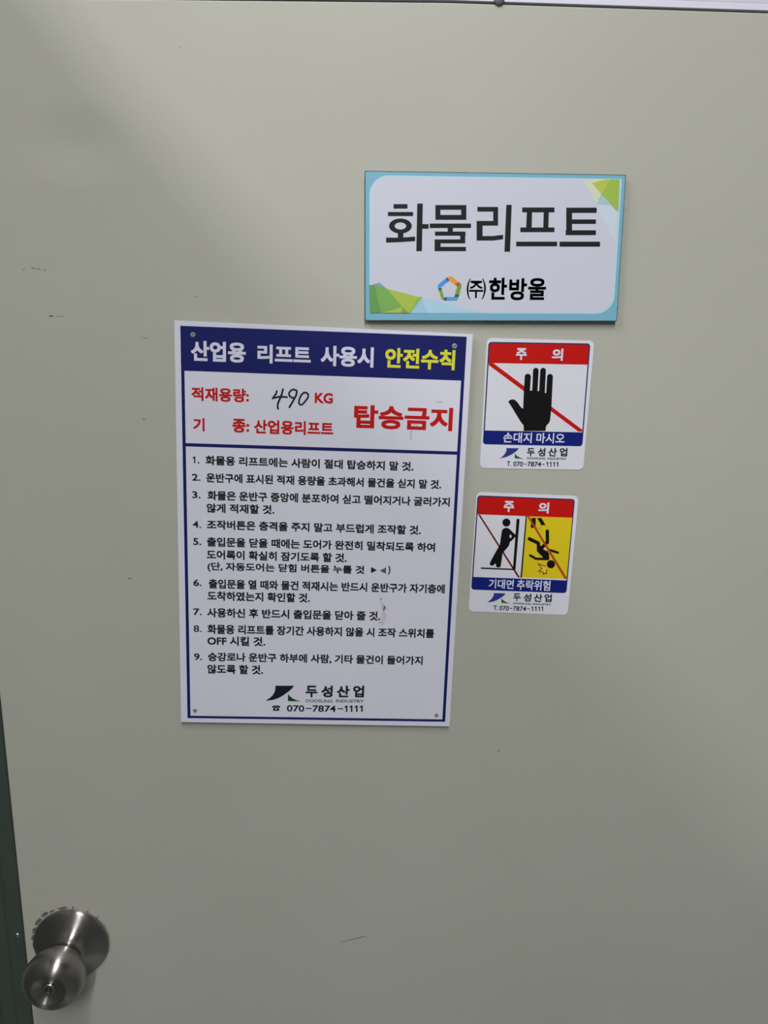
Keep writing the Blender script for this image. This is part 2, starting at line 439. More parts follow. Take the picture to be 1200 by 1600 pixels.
KC = W(112.5, 1471, 0.0)
mm = lambda P_: [(r / 1000, h / 1000) for r, h in P_]
knob_prof = mm([(10.8, 15), (10.8, 21), (12.5, 23), (17.3, 26.2), (22.2, 30.5), (26.1, 36), (28.8, 42), (30.1, 48), (29.9, 53), (28.4, 57.5), (25.4, 61), (21.3, 63.4), (17.5, 64.5), (15.8, 64.3), (14.5, 63.6), (11.5, 62.2), (8.5, 61.6), (7.0, 61.6), (6.9, 60.6)])
knob = lathe('door_knob', knob_prof, KC, m_steel, door, seg=96)
knob['label'] = 'brushed steel door knob with key cylinder'
lathe('rosette', mm([(39.4, 0.0), (39.6, 2.2), (39.1, 3.6), (37.5, 4.7), (32, 6.6), (26, 8.9), (21, 11.2), (18, 13.4), (16.8, 16), (16.4, 19.2), (15.6, 19.8), (12.4, 19.8), (11.8, 17)]), KC, m_steel, knob, seg=96)
m_brass = mat('cylinder_brass', (0.50, 0.47, 0.38), 0.28, metal=1.0)
lathe('key_cylinder', mm([(6.5, 60), (6.5, 62.8), (6.0, 63.3), (3.6, 63.3), (3.2, 62.0)]), KC, m_brass, knob, seg=32)
lathe('key_plug', mm([(3.1, 61.9), (3.1, 62.4), (2.6, 62.6)]), KC, m_dark, knob, seg=24)
bevel_box('keyhole', KC[0] - 0.0007, KC[0] + 0.0007, -0.0631, -0.0624, KC[2] - 0.0025, KC[2] + 0.0025, m_brass, knob, bev=0.0002)
rv = []
for i in range(60):
    a_ = 2 * math.pi * i / 60; rr_ = 0.0412 + random.uniform(-0.0006, 0.0006) + (0.0012 if 90 < i * 6 < 190 else 0)
    rv.append((KC[0] + rr_ * math.cos(a_), -0.00006, KC[2] + rr_ * math.sin(a_)))
rv.append((KC[0], -0.0003, KC[2]))
mesh_obj('sealant_ring', rv, [[i, (i + 1) % 60, 60] for i in range(60)], mat('sealant_grey', (0.40, 0.40, 0.355), 0.7, vary=0.1, scale=150), door, tuple(KC))
# old sealant left around the rosette
for a, rr, s1, s2 in ((100, 41.0, 5.2, 1.6), (116, 41.5, 3.0, 1.2), (128, 42.5, 4.6, 2.0), (143, 41.6, 4.5, 2.0), (158, 41.0, 4.0, 2.0), (172, 40.2, 3.4, 1.8), (84, 41.3, .9, 2.2), (62, 40.3, 1.8, .8), (45, 40.6, .8, 1.8), (185, 40, 3.2, 1.4)):
    rr += 0.3; a_ = math.radians(a); c = (KC[0] + rr / 1000 * math.cos(a_), -0.0001, KC[2] + rr / 1000 * math.sin(a_))
    n_ = 12; tv = []
    for i in range(n_):
        q = 2 * math.pi * i / n_; k = 1 + random.uniform(-.35, .35)
        t_, s_ = s1 / 1000 * k * math.cos(q), s2 / 1000 * k * math.sin(q)
        tv.append((c[0] - t_ * math.sin(a_) + s_ * math.cos(a_), -0.0001, c[2] + t_ * math.cos(a_) + s_ * math.sin(a_)))
    tv.append((c[0], -0.0005, c[2]))
    mesh_obj('sealant_smear', tv, [[i, (i + 1) % n_, n_] for i in range(n_)], m_smear, door, c)

# ------------------------------------------------------------------ 1. the lift name plate
m_white = mat('print_white', pc(194, 197, 209, 213, 0.82), 0.42, 0.4)
m_black = mat('print_black', (0.012, 0.014, 0.017), 0.5, 0.2)
m_pwhite = mat('poster_white', pc(190, 190, 201, 198, 0.85), 0.40, 0.4, vary=0.012, scale=12)
m_navy = mat('print_navy', pc(17, 24, 86, 200), 0.42, 0.25)
m_red = mat('print_red', pc(176, 18, 14, 204), 0.45, 0.22)
m_yel = mat('print_yellow', pc(200, 198, 55, 204), 0.42, 0.25)
def P3(name, rgb, white=206): return mat(name, pc(*rgb, white), 0.42, 0.4)

T = 0.0050
c0 = W(770, 385)
plate = empty('name_plate', (c0[0], 0, c0[2]))
tag(plate, 'light blue bordered board sign with large black lettering and pentagon logo', 'sign')
PL = Print([(570, 266.7), (978.3, 273.0), (964, 502), (570, 501)], T, plate)
w_, h_ = PL.w, PL.h
m_teal = P3('plate_blue', (112, 166, 186)); m_edge = mat('plate_edge', (0.07, 0.13, 0.12), 0.6, vary=0.5, scale=120)
slab('board', PL, rrect(0, 0, w_, -h_, 0.0012, 3), T - 0.0001, m_edge, plate)
PL.poly('border_print', [rrect(0.0007, -0.0007, w_ - 0.0007, -h_ + 0.0007, 0.001, 3)], m_teal, 1)
c1 = crop(560, 250, 2.791)
iu = [PL.uv(*c1(x, y)) for x, y in ((52, 70), (1138, 85), (1117, 668), (50, 665))]
u0, v0 = (iu[0][0] + iu[3][0]) / 2, (iu[0][1] + iu[1][1]) / 2
u1, v1 = (iu[1][0] + iu[2][0]) / 2, (iu[2][1] + iu[3][1]) / 2
m_pale = P3('plate_pale_blue', (166, 203, 218))
PL.poly('panel_edge_print', [rrect(u0 - .0006, v0 + .0006, u1 + .0006, v1 - .0006, (0.0166, 0.0006, 0.0166, 0.0006), 8)], m_pale, 2)
PL.poly('panel_print', [rrect(u0 + .0006, v0 - .0006, u1 - .0006, v1 + .0006, (0.0155, 0, 0.0155, 0), 8)], m_white, 3)
ct, cb = crop(900, 255, 12), crop(555, 430, 12)
def tri(rgbname, rgb, f, pts, layer): PL.poly('facet_print', pxpoly(PL, f, [pts]), P3(rgbname, rgb), layer)
tri('facet_haze', (188, 200, 212), c1, [(1060, 150), (1130, 215), (1121, 360), (1075, 275), (1035, 195)], 4)
tri('facet_cream', (198, 203, 180), ct, [(130, 310), (600, 303), (480, 590), (372, 770), (270, 560)], 4)
tri('facet_aqua', (156, 189, 188), ct, [(480, 590), (372, 770), (640, 785)], 5)
tri('facet_lime', (173, 184, 72), ct, [(300, 370), (570, 303), (650, 303), (480, 585)], 6)
tri('facet_leaf', (147, 176, 72), ct, [(640, 303), (815, 303), (790, 900), (750, 885), (478, 580)], 7)
tri('facet_water', (160, 196, 214), c1, [(270, 600), (300, 605), (545, 668), (210, 668)], 4)
tri('facet_water_deep', (146, 188, 210), c1, [(272, 600), (300, 668), (210, 668)], 5)
tri('facet_slate', (122, 152, 172), cb, [(262, 190), (460, 138), (600, 262), (355, 205)], 6)
tri('facet_lime_pale', (160, 179, 74), cb, [(590, 250), (1185, 408), (1015, 708), (980, 700), (870, 580)], 7)
tri('facet_bright', (132, 180, 64), cb, [(1185, 408), (1262, 400), (1030, 708), (1010, 700)], 8)
tri('facet_green', (114, 162, 80), cb, [(355, 190), (560, 236), (640, 305), (880, 590), (480, 700)], 9)
tri('facet_moss', (94, 146, 76), cb, [(262, 190), (362, 190), (485, 706), (270, 706)], 10)
tri('facet_lime_low', (158, 176, 82), cb, [(480, 706), (885, 590), (862, 708)], 11)
tri('facet_olive', (126, 152, 66), cb, [(885, 590), (1000, 708), (860, 708)], 12)
for (x, y, a_, b_) in ((570.6, 468, .8, 3.5), (570.4, 476, .7, 2.5), (570.5, 490, .6, 1.6), (570.4, 447, .5, 1.0), (570.6, 269, 1.0, 1.6), (584, 267.6, 3, .5), (640, 268.6, 5, .4), (700, 269.4, 3, .4),
                       (977.5, 275, .8, 1.6), (965.5, 481, .7, 1.6), (600, 500.2, 1.2, .5), (585, 500.4, .8, .5), (640, 500.4, 1.6, .5), (690, 500.6, 1, .5), (720, 500.6, 2, .5), (800, 501, 1, .5), (918, 501, 2.2, .6), (948, 501.2, 1.5, .6), (569.8, 430, .4, 3), (569.9, 380, .4, 2)):
    PL.poly('edge_chip', [[PL.uv(x + a_ * math.cos(q * .785), y + b_ * math.sin(q * .785)) for q in range(8)]], m_edge, 2)
# main lettering drawn stroke by stroke
c7 = crop(595, 305, 3.4286)
def ring(cx, cy, ro, so, ri, si, n=32):
    a = disc(cx, cy, ro, so, n); b_ = disc(cx, cy, ri, si, n)
    return [[a[i], a[(i + 1) % n], b_[(i + 1) % n], b_[i]] for i in range(n)]
G = [
 [rect(68, 48, 143, 72), rect(38, 90, 173, 112)] + ring(105, 165, 61, 40, 31, 19) + [rect(91, 200, 121, 236), [(28, 227), (95, 228), (184, 222), (184, 246), (95, 252), (28, 254)], [(195, 45), (225, 45), (220, 300), (190, 300)], rect(222, 155, 256, 180)],
 [rect(292, 53, 458, 78), rect(292, 106, 458, 132), rect(292, 53, 319, 132), rect(430, 53, 458, 132), rect(262, 152, 483, 176), rect(358, 170, 386, 200), rect(290, 195, 454, 217), rect(425, 200, 452, 258), rect(288, 237, 452, 258), rect(288, 237, 320, 300), rect(288, 277, 456, 300)],
 [rect(517, 63, 628, 88), rect(602, 63, 628, 163), rect(513, 138, 626, 163), rect(513, 138, 545, 243), [(513, 219), (600, 219), (655, 212), (655, 236), (600, 243), (513, 243)], [(672, 52), (701, 52), (692, 303), (662, 303)]],
 [rect(757, 66, 930, 92), [(782, 88), (810, 88), (808, 178), (778, 178)], [(872, 88), (900, 88), (897, 178), (870, 178)], rect(747, 173, 930, 198), rect(725, 249, 944, 274)],
 [rect(993, 70, 1024, 212), rect(993, 67, 1156, 95), rect(1020, 130, 1152, 154), rect(990, 188, 1152, 214), rect(957, 249, 1174, 276)],
]
for g in G: PL.poly('letter', pxpoly(PL, c7, g), m_black, 5)
c6 = crop(675, 425, 6.316)
for nm, rgb, pts in (('logo_blue', (62, 142, 212), [(150, 52), (172, 82), (92, 152), (60, 165), (55, 140), (68, 118)]),
                     ('logo_green', (108, 156, 44), [(60, 163), (92, 158), (128, 282), (108, 278), (92, 262)]),
                     ('logo_blue_low', (72, 146, 208), [(118, 248), (262, 246), (252, 274), (236, 283), (125, 283)]),
                     ('logo_green_right', (104, 152, 42), [(250, 138), (283, 115), (292, 140), (262, 246), (218, 247)]),
                     ('logo_orange', (222, 142, 44), [(146, 54), (175, 43), (205, 52), (288, 122), (250, 146), (168, 82)]),
                     ('logo_shade_orange', (150, 95, 40), [(228, 122), (262, 98), (288, 122), (250, 146)]),
                     ('logo_shade_blue', (35, 85, 140), [(138, 62), (150, 52), (172, 82), (155, 96)]),
                     ('logo_shade_green', (40, 85, 45), [(60, 163), (92, 158), (97, 176), (65, 182)]),
                     ('logo_shade_green_low', (44, 92, 40), [(228, 222), (268, 222), (262, 246), (218, 247)]),
                     ('logo_shade_low', (30, 80, 120), [(118, 252), (150, 250), (140, 283), (125, 283)])):
    PL.poly('logo_facet', pxpoly(PL, c6, [pts]), P3(nm, rgb), 6 if 'shade' in nm else 5)
PL.text('letter', '(', *c6(342, 168), c6(382, 0)[0], 206 / 6.316, m_black, 0.004)
PL.text('letter', ')', *c6(490, 168), c6(532, 0)[0], 206 / 6.316, m_black, 0.004)
PL.text('letter', '주', *c6(365, 172), c6(506, 0)[0], 172 / 6.316, m_black, 0.016)
PL.text('letter', '한', *c6(560, 165), c6(740, 0)[0], 218 / 6.316, m_black, 0.03)
PL.text('letter', '방', *c6(760, 170), c6(936, 0)[0], 220 / 6.316, m_black, 0.03)
PL.text('letter', '울', *c6(948, 168), c6(1126, 0)[0], 218 / 6.316, m_black, 0.03)

# ------------------------------------------------------------------ 2. the rules poster
TP = 0.0048
c0 = W(490, 820)
poster = empty('safety_poster', (c0[0], 0, c0[2]))
tag(poster, 'tall white safety rules poster with navy header band, hand-written 490 and nine numbered rules', 'poster')
PO = Print([(281.7, 509), (729.3, 526.2), (695.5, 1127.7), (293, 1121.9)], TP, poster)
sheet = [PO.uv(x, y) for x, y in ((272.3, 500.3), (506, 510.8), (738.7, 522), (702.2, 1135), (490, 1131.6), (283, 1128.3))]
slab('sheet', PO, sheet, 0.0014, m_pwhite, poster)
W_, H_ = PO.w, PO.h; bw = 0.0030
def R(u0, v0, u1, v1): return [(u0, v0), (u1, v0), (u1, v1), (u0, v1)]
vh = PO.uv(288, 579.3)[1]; vd0 = PO.uv(288, 692.2)[1]; vd1 = PO.uv(288, 697.4)[1]
PO.poly('header_band', [R(0, 0, W_, vh)], m_navy, 1, 'navy header band')
PO.poly('printed_frame', [R(0, vh, bw, -H_), R(W_ - bw, vh, W_, -H_), R(bw, -H_ + bw * .85, W_ - bw, -H_), R(bw, vd0, W_ - bw, vd1)], m_navy, 1, 'thin navy frame line')
m_hw = mat('print_header_white', pc(196, 197, 215, 204, 0.82), 0.4, 0.4)
c2 = crop(265, 490, 2.5)
PO.text('lettering', '산업용', *c2(83, 145), c2(298, 0)[0], 80 / 2.5, m_hw, 0.036)
PO.text('lettering', '리프트', *c2(343, 156), c2(552, 0)[0], 74 / 2.5, m_hw, 0.036)
PO.text('lettering', '사용시', *c2(590, 164), c2(797, 0)[0], 80 / 2.5, m_hw, 0.036)
PO.text('lettering', '안전수칙', *c2(842, 172), c2(1115, 0)[0], 80 / 2.5, m_yel, 0.035, label='yellow lettering')
m_r = m_red
PO.text('lettering', '적재용량:', *c2(85, 313), c2(310, 0)[0], 54 / 2.5, m_r, 0.034, label='red lettering')
PO.text('lettering', 'KG', *c2(567, 329), c2(638, 0)[0], 41 / 2.5, m_r, 0.034, label='red lettering')
PO.text('lettering', '기', *c2(92, 433), c2(137, 0)[0], 52 / 2.5, m_r, 0.034, label='red lettering')
PO.text('lettering', '종:', *c2(245, 437), c2(311, 0)[0], 54 / 2.5, m_r, 0.034, label='red lettering')
PO.text('lettering', '산업용리프트', *c2(330, 441), c2(640, 0)[0], 55 / 2.5, m_r, 0.034, label='red lettering')
PO.text('lettering', '탑승금지', *c2(720, 401), c2(1106, 0)[0], 92 / 2.5, m_r, 0.036, label='large red lettering')
ch = crop(415, 595, 10)
hw = stroke([(175, 160), (163, 205), (110, 275), (150, 263), (215, 248), (335, 255)], 28) + stroke([(272, 132), (245, 235), (195, 345), (186, 400), (196, 436)], 30) \
   + stroke([(480, 152), (440, 133), (395, 150), (365, 190), (372, 232), (410, 265), (442, 262)], 27) + stroke([(478, 145), (490, 170), (474, 235), (430, 315), (372, 412)], 29) \
   + stroke([(600, 183), (562, 215), (528, 285), (519, 345), (540, 376), (575, 370), (622, 318), (664, 258), (668, 215), (640, 186), (600, 183)], 27)
PO.poly('handwriting', pxpoly(PO, ch, hw), mat('marker_ink', (0.006, 0.006, 0.01), 0.3), 3, 'black marker handwriting of the load')
c3, c4 = crop(280, 690, 2.6087), crop(270, 890, 2.5532)
RULES = [
 (c3, 50, 82, 74, '1.', [(107, 955, 76, '화물용 리프트에는 사람이 절대 탑승하지 말 것.')]),
 (c3, 52, 87, 145, '2.', [(110, 1068, 147, '운반구에 표시된 적재 용량을 초과해서 물건을 싣지 말 것.')]),
 (c3, 53, 87, 216, '3.', [(115, 1103, 219, '화물은 운반구 중앙에 분포하여 싣고 떨어지거나 굴러가지'), (112, 388, 270, '않게 적재할 것.')]),
 (c3, 55, 89, 337, '4.', [(113, 985, 338, '조작버튼은 충격을 주지 말고 부드럽게 조작할 것.')]),
 (c3, 57, 90, 407, '5.', [(113, 1043, 408, '출입문을 닫을 때에는 도어가 완전히 밀착되도록 하여'), (112, 683, 460, '도어록이 확실히 잠기도록 할 것.'), (115, 755, 510, '(단, 자동도어는 닫힘 버튼을 누를 것'), (851, 861, 524, ')')]),
 (c4, 82, 115, 52, '6.', [(143, 1085, 56, '출입문을 열 때와 물건 적재시는 반드시 운반구가 자기층에'), (138, 547, 104, '도착하였는지 확인할 것.')]),
 (c4, 82, 115, 168, '7.', [(137, 828, 171, '사용하신 후 반드시 출입문을 닫아 줄 것.')]),
 (c4, 83, 115, 235, '8.', [(138, 1043, 237, '화물용 리프트를 장기간 사용하지 않을 시 조작 스위치를'), (138, 369, 283, 'OFF 시킬 것.')]),
 (c4, 85, 117, 347, '9.', [(140, 997, 348, '승강로나 운반구 하부에 사람, 기타 물건이 들어가지'), (138, 360, 396, '않도록 할 것.')]),
]
for f, a, b_, y, num, lines in RULES:
    if num == '1.':
        PO.ones(f, [66], 74, 28, 5.5, m_black); PO.poly('rule_number', pxpoly(PO, f, [rect(76, 83, 82, 89)]), m_black, 3)
        num = ''
    if num: PO.text('rule_number', num, *f(a, y), f(b_, 0)[0], (28 if f is c3 else 27) / 2.58, m_black, 0.013 if num in ('4.', '8.') else 0.024)
    for (xl, xr, yy, t) in lines:
        PO.text('rule_line', t, *f(xl, yy), f(xr, 0)[0], (36 if t == ')' else 39 if '(' in t else 38) / 2.58, m_black, 0.033)
PO.poly('arrow_print', pxpoly(PO, c3, [[(782, 511), (782, 536), (806, 524)]]), m_black, 3)
PO.poly('arrow_print', pxpoly(PO, c3, [[(843, 512), (843, 539), (818, 526)]]), mat('print_grey', (0.11, 0.11, 0.12), 0.5), 3)
# maker's logo and telephone number
c5 = crop(410, 1060, 7.0588)
m_lognavy = mat('logo_navy', pc(14, 16, 34, 180), 0.4); m_loggreen = mat('logo_dark_green', pc(14, 52, 30, 180), 0.4)
def sail(s=1): return [(143, 80), (352, 80), (320, 118), (280, 150), (235, 183), (180, 215), (120, 236), (45, 246), (44, 240), (85, 212), (115, 183), (134, 150), (143, 112)]
def fin(): return [(282, 172), (282, 250), (430, 253), (385, 243), (345, 226), (310, 202)]
PO.poly('logo_sail', pxpoly(PO, c5, [sail()]), m_lognavy, 3)
PO.poly('logo_fin', pxpoly(PO, c5, [fin()]), m_loggreen, 3, 'dark green logo fin')
for t, a, b_ in (('두', 478, 607), ('성', 648, 776), ('산', 822, 962), ('업', 1000, 1122)):
    PO.text('letter', t, *c5(a, 142), c5(b_, 0)[0], 130 / 7.0588, m_black, 0.038)
PO.text('lettering', 'DOOSUNG', *c5(480, 246), c5(776, 0)[0], 34 / 7.0588, mat('print_slate', pc(48, 50, 66, 180), 0.5), 0.014)
PO.text('lettering', 'INDUSTRY', *c5(812, 247), c5(1118, 0)[0], 34 / 7.0588, MATS['print_slate'], 0.020)
PO.text('lettering', '070', *c5(270, 329), c5(462, 0)[0], 72 / 7.0588, m_black, 0.022)
PO.text('lettering', '7874', *c5(552, 331), c5(810, 0)[0], 72 / 7.0588, m_black, 0.022)
PO.ones(c5, [938, 993, 1050, 1106], 333, 70, 17, m_black)
PO.poly('dash', pxpoly(PO, c5, [rect(478, 325, 543, 336)]), m_black, 3); PO.poly('dash', pxpoly(PO, c5, [rect(828, 328, 890, 339)]), m_black, 3)
PO.poly('telephone_symbol', pxpoly(PO, c5, [[(108, 322), (110, 306), (128, 298), (178, 298), (194, 306), (198, 322), (180, 324), (176, 312), (130, 312), (126, 324)], [(134, 314), (172, 314), (186, 340), (186, 356), (118, 356), (118, 340)]]), m_black, 3)
PO.poly('telephone_dial', pxpoly(PO, c5, [disc(152, 334, 11, 9)]), m_pwhite, 4)
# worn patches and dirt on the print
m_dirt = mat('poster_dirt', pc(152, 148, 148, 180), 0.6, vary=0.1, scale=300)
def pdirt(px, py, rx, ry, m=m_dirt, n=16):
    pts = []
    for i in range(n):
        a = 2 * math.pi * i / n; k = 1 + random.uniform(-.3, .3); pts.append(PO.uv(px + rx * k * math.cos(a), py + ry * k * math.sin(a)))
    PO.poly('dirt_mark', [pts], m, 2)
m_dirt2 = mat('poster_dirt_dark', pc(128, 124, 122, 180), 0.6)
m_dirt3 = mat('poster_dirt_light', pc(166, 163, 166, 182), 0.6)
pdirt(600, 962, 4, 11, m_dirt3); pdirt(599, 949, 2.4, 5); pdirt(602, 951, 3, 3.4); pdirt(595.5, 936, 1.3, 2, m_dirt2); pdirt(595.5, 942, .9, 1.4, m_dirt2); pdirt(593.3, 972.5, 1.2, 1.2, m_dirt2); pdirt(597, 973, 3, 3.5, m_dirt3)
pdirt(642, 678, 2, 9, mat('poster_smear', pc(176, 174, 184, 198), 0.6)); pdirt(648, 664, 5, 3, MATS['poster_smear']); pdirt(686, 628, 6, 1.6, MATS['poster_smear'])
# clear rivets at the corners, holding the sheet to the door
m_clear = mat('rivet_clear', (0.30, 0.30, 0.36), 0.12, 0.8, coat=0.5)
m_rdark = mat('rivet_core', (0.22, 0.22, 0.24), 0.3)
for (x, y), r in (((301.5, 523), .0024), ((710.3, 541), .0025), ((304.7, 1110), .0021), ((682, 1117.3), .0021)):
    p = W(x, y, -TP)
    o = lathe('rivet', [(r, 0), (r * 0.96, .0005), (r * .75, .0009), (r * .5, .0009), (r * .4, .0004)], (p[0], -TP, p[2]), m_clear, poster, seg=24)
    lathe('rivet_core', [(r * .4, 0.0002), (r * .4, .00045)], (p[0], -TP, p[2]), m_rdark, o, seg=16)
    # spacer that carries the sheet off the door
    lathe('rivet_shank', [(r * .7, 0), (r * .7, TP - 0.0014)], (p[0], 0, p[2]), m_clear, o, seg=16)

# ------------------------------------------------------------------ 3. the two caution stickers
TS = 0.0004
m_sblue = mat('sticker_blue', pc(16, 28, 108, 204), 0.32, 0.3); m_sred = mat('sticker_red', pc(180, 18, 12, 206), 0.32, 0.3)
m_swhite = mat('sticker_white', pc(202, 203, 210, 206, 0.82), 0.32, 0.5)
m_sline = mat('sticker_line_navy', pc(34, 34, 84, 200), 0.3)
m_sail = mat('sticker_sail_blue', pc(38, 44, 120, 195), 0.35); m_fin = mat('sticker_fin_green', pc(18, 84, 48, 195), 0.35)
m_stext = mat('sticker_text', pc(20, 21, 30, 205), 0.4, 0.3)
m_glyph = mat('pictogram_black', (0.006, 0.006, 0.006), 0.32, 0.3)

def sticker(name, label, outer, frame, f, hdr, band, caution, bottom_texts, names, phone, sail_px, fin_px, ind):
    cx = sum(p[0] for p in outer) / 4; cy = sum(p[1] for p in outer) / 4; c0 = W(cx, cy)
    root = empty(name, (c0[0], 0, c0[2])); tag(root, label, 'sticker', 'caution stickers beside the poster')
    S0 = Print(outer, TS, root)
    slab('film', S0, rrect(0, 0, S0.w, -S0.h, 0.0048, 6), TS - 0.00008, m_swhite, root)
    S = Print([f(*p) for p in frame], TS, root)
    w, h = S.w, S.h; r = 0.003; t = 0.0012
    vhd = -h * hdr; vbd = -h * band
    S.poly('frame_line', [rrect(0, 0, w, -h, r)], m_sline, 1)
    S.poly('blue_band', [rrect(t * .2, vbd, w - t * .2, -h + t * .2, (0, 0, r, r))], m_sblue, 2, 'blue caption band')
    S.poly('header_band', [rrect(t, -t, w - t, vhd, (r * .8, r * .8, 0, 0))], m_sred, 3, 'red header band')
    S.poly('picture_panel', [R(t, vhd, w - t, vbd)], m_swhite, 3, 'white picture panel')
    for (tx, a, b_, y, hh) in caution: S.text('letter', tx, *f(a, y), f(b_, 0)[0], hh / 6, m_hw, 0.036, 5)
    for (tx, a, b_, y, hh) in bottom_texts: S.text('lettering', tx, *f(a, y), f(b_, 0)[0], hh / 6, m_hw, 0.020, 5)
    for (tx, a, b_, y, hh) in names: S.text('letter', tx, *f(a, y), f(b_, 0)[0], hh / 6, m_stext, 0.026, 5)
    for (tx, a, b_, y, hh) in ind: S.text('lettering', tx, *f(a, y), f(b_, 0)[0], hh / 6, MATS['print_slate'], 0.020, 5)
    for (tx, a, b_, y, hh) in phone: S.text('lettering', tx, *f(a, y), f(b_, 0)[0], hh / 6, m_stext, 0.018, 5)
    S.poly('logo_sail', pxpoly(S, f, [sail_px]), m_sail, 5); S.poly('logo_fin', pxpoly(S, f, [fin_px]), m_fin, 5)
    return root, S, vhd, vbd

fA = crop(740, 520, 6)
root, SA, vhd, vbd = sticker('caution_sticker', 'caution sticker with a black hand, touching forbidden, above the other sticker',
    [(760.8, 528), (928.7, 532.5), (911.3, 734.2), (749.7, 731.3)], [(140, 85), (1095, 100), (1019, 1064), (86, 1045)], fA, 0.203, 0.862,
    [('주', 397, 498, 198, 112), ('의', 735, 838, 204, 114)],
    [('손대지', 277, 545, 980, 98), ('마시오', 588, 853, 986, 98)],
    [('두', 500, 572, 1117, 76), ('성', 600, 672, 1117, 78), ('산', 700, 780, 1117, 78), ('업', 806, 878, 1117, 78)],
    [('T.', 312, 352, 1226, 44), ('070', 372, 462, 1228, 46), ('-', 470, 497, 1229, 6), ('7874', 505, 632, 1229, 46), ('-', 640, 665, 1231, 6)],
    [(308, 1080), (425, 1082), (400, 1108), (370, 1130), (335, 1150), (300, 1164), (248, 1175), (280, 1150), (300, 1122), (308, 1100)],
    [(385, 1132), (385, 1175), (465, 1181), (430, 1168), (405, 1152)],
    [('DOOSUNG', 500, 670, 1174, 19), ('INDUSTRY', 692, 868, 1178, 19)])
SA.ones(fA, [698, 729, 761, 793], 1232, 46, 8, m_stext, 5)
SA.poly('ban_stripe', pxpoly(SA, fA, [[(143, 280), (183, 283), (1018, 908), (1018, 926), (982, 926), (141, 302)]]), m_sred, 4, 'red diagonal stripe')
fh = crop(790, 565, 12)
hand = [(338, 1300), (338, 1200), (280, 1125), (185, 970), (100, 830), (50, 755), (62, 735), (85, 718), (130, 706), (180, 722), (225, 765), (270, 835), (300, 868), (328, 880), (340, 560), (357, 290)] \
     + arc(415, 285, 58, 58, 172, 8) + [(455, 543), (497, 543), (513, 175)] + arc(566, 172, 53, 55, 172, 8) + [(597, 552), (627, 552), (649, 175)] + arc(702, 172, 53, 55, 172, 8) \
     + [(733, 588), (760, 588), (777, 290)] + arc(831, 287, 55, 56, 172, 8) + [(858, 850), (838, 1060), (832, 1105), (808, 1155), (770, 1193), (754, 1225), (748, 1300)]
SA.poly('hand_pictogram', pxpoly(SA, fh, [hand]), m_glyph, 5, 'black hand pictogram')

fB = crop(720, 760, 6)
root, SB, vhd, vbd = sticker('caution_sticker', 'caution sticker with a leaning figure and a falling figure on yellow, lower of the pair',
    [(745, 768.7), (904.5, 775.3), (886.8, 961.2), (732, 955.3)], [(157, 84), (1070, 119), (990, 1001), (97, 967)], fB, 0.197, 0.862,
    [('주', 402, 499, 186, 104), ('의', 727, 826, 199, 104)],
    [('기대면', 262, 496, 910, 88), ('추락위험', 525, 838, 920, 96)],
    [('두', 492, 562, 1036, 72), ('성', 588, 660, 1040, 74), ('산', 684, 764, 1042, 74), ('업', 782, 852, 1044, 74)],
    [('T.', 305, 348, 1137, 42), ('070', 362, 450, 1139, 44), ('-', 457, 484, 1141, 6), ('7874', 490, 612, 1143, 44), ('-', 620, 646, 1146, 6)],
    [(310, 998), (423, 1003), (398, 1028), (368, 1048), (335, 1066), (300, 1078), (247, 1087), (280, 1062), (300, 1036), (310, 1014)],
    [(380, 1050), (380, 1090), (460, 1096), (425, 1084), (400, 1069)],
    [('DOOSUNG', 492, 658, 1095, 18), ('INDUSTRY', 676, 846, 1101, 18)])
fp, fq = crop(745, 800, 15), crop(815, 800, 14.118)
m_ban = mat('ban_dark_red', pc(96, 10, 10, 204), 0.35, 0.25); m_ban2 = mat('ban_rust', pc(158, 62, 22, 198), 0.35); m_yp = mat('panel_yellow', pc(200, 178, 22, 200), 0.35)
SB.ones(fB, [678, 709, 741, 771], 1147, 44, 8, m_stext, 5)
SB.poly('ban_stripe', pxpoly(SB, fp, [[(30, 58), (75, 60), (1012, 1533), (962, 1531)]]), m_ban, 4, 'dark red diagonal stripe')
person = [(540, 760), (555, 640), (575, 520), (590, 430), (620, 390), (680, 367), (740, 380), (800, 430), (870, 500), (915, 540), (912, 580), (880, 600), (850, 640), (775, 700), (750, 790), (640, 920), (600, 980), (585, 1100), (560, 1270), (535, 1298), (480, 1300), (452, 1275), (440, 1210), (428, 1203), (400, 1240), (360, 1258), (315, 1245), (298, 1205), (310, 1175), (400, 1010), (500, 830)]
SB.poly('leaning_figure', pxpoly(SB, fp, [person, disc(692, 245, 94)]), m_glyph, 6, 'black pictogram of a figure leaning on a door')
SB.poly('figure_gap', pxpoly(SB, fp, [disc(790, 568, 24, 38)]), m_swhite, 7)
SB.poly('door_pictogram', pxpoly(SB, fp, [[(932, 158), (1002, 160), (905, 1352), (843, 1348)], [(92, 1297), (92, 1330), (870, 1360), (870, 1328)]]), m_glyph, 6)
SB.poly('yellow_panel', pxpoly(SB, fq, [[(105, 92), (1118, 124), (990, 1478), (2, 1440)]]), m_yp, 4, 'yellow picture panel')
SB.poly('panel_divider', pxpoly(SB, fp, [[(1145, 92), (1174, 93), (1056, 1538), (1020, 1536)]]), m_glyph, 6)
SB.poly('platform_pictogram', pxpoly(SB, fq, [[(222, 130), (314, 130), (305, 346), (200, 350), (208, 260)], [(340, 130), (435, 130), (530, 290), (435, 290)]]), m_glyph, 5)
SB.poly('box_outline', pxpoly(SB, fq, stroke([(310, 352), (425, 358), (437, 285)], 6)), mat('box_line', (0.12, 0.09, 0.02), 0.5), 5)
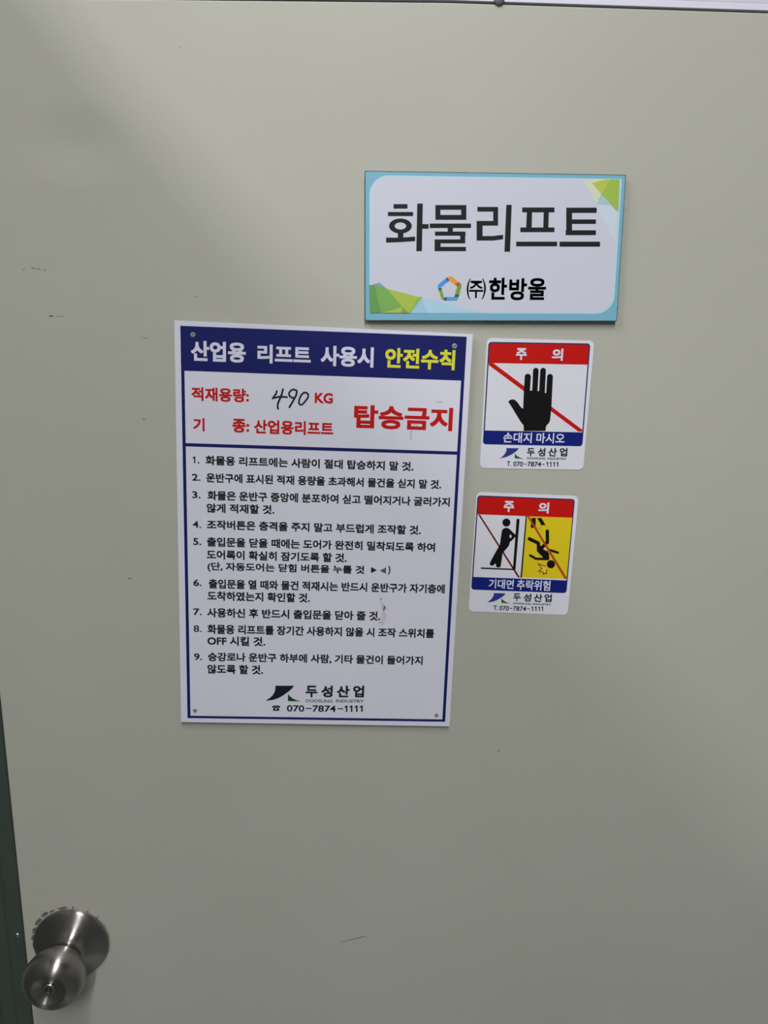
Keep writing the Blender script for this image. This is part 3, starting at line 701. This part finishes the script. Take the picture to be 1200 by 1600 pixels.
fall = stroke([(565, 420), (568, 665), (440, 790)], 76) + stroke([(168, 590), (368, 685), (375, 850)], 76) + \
    [[(335, 740), (335, 862), (470, 1000), (460, 1060), (592, 1062), (608, 1040), (605, 915), (560, 850), (480, 825), (440, 745)]] + \
    stroke([(188, 955), (315, 1030), (560, 1033)], 54) + stroke([(797, 893), (590, 830)], 52) + [disc(645, 1150, 90)]
SB.poly('falling_figure', pxpoly(SB, fq, fall), m_glyph, 6, 'black pictogram of a figure falling head first')
SB.poly('impact_fill', pxpoly(SB, fq, [[(520, 1195), (360, 1140), (450, 1250), (370, 1305), (475, 1325), (480, 1375), (520, 1345), (548, 1365), (548, 1270)]]), mat('impact_orange', pc(218, 182, 50, 200), 0.4), 5)
SB.poly('impact_burst', pxpoly(SB, fq, stroke([(520, 1195), (360, 1140), (450, 1250), (370, 1305), (475, 1325), (480, 1375), (520, 1345), (548, 1365), (548, 1270)], 20)), mat('impact_red', pc(130, 40, 20, 198), 0.4), 6)
SB.poly('figure_gap', pxpoly(SB, fq, [[(480, 820), (520, 775), (560, 800), (548, 858)]]), mat('gap_cream', pc(225, 190, 110, 200), 0.4), 7)
SB.poly('ban_stripe', pxpoly(SB, fq, [[(122, 94), (170, 96), (992, 1445), (962, 1477), (952, 1477)]]), m_ban2, 8, 'rust red diagonal stripe')

# ------------------------------------------------------------------ ceiling lamps (out of frame, seen in the steel)
m_tube = bpy.data.materials.new('tube_glow'); m_tube.use_nodes = True
bb = m_tube.node_tree.nodes['Principled BSDF']; bb.inputs['Emission Color'].default_value = (0.94, 1, 0.97, 1); bb.inputs['Emission Strength'].default_value = 6
m_house = mat('lamp_housing', (0.7, 0.7, 0.7), 0.4)
for (x, y, L, a, W_) in LAMPS:
    if a == 90: x0, x1, y0, y1 = x - 0.09, x + 0.09, y - L / 2 - .03, y + L / 2 + .03
    else: x0, x1, y0, y1 = x - L / 2 - .03, x + L / 2 + .03, y - 0.09, y + 0.09
    r0 = empty('ceiling_lamp', (x, y, CEIL)); tag(r0, 'long white fluorescent fitting on the ceiling, ' + ('beyond the added partition' if x < -1 else 'nearer the door' if y > -2 else 'nearer the back wall'), 'lamp')
    bevel_box('lamp_housing', x0, x1, y0, y1, CEIL - 0.06, CEIL, m_house, r0, bev=0.005)
    k = 0.013
    if a == 90: bevel_box('tube', x - k, x + k, y - L / 2, y + L / 2, CEIL - 0.10, CEIL - 0.06, m_tube, r0, bev=0.01, seg=3)
    else: bevel_box('tube', x - L / 2, x + L / 2, y - k, y + k, CEIL - 0.10, CEIL - 0.06, m_tube, r0, bev=0.01, seg=3)
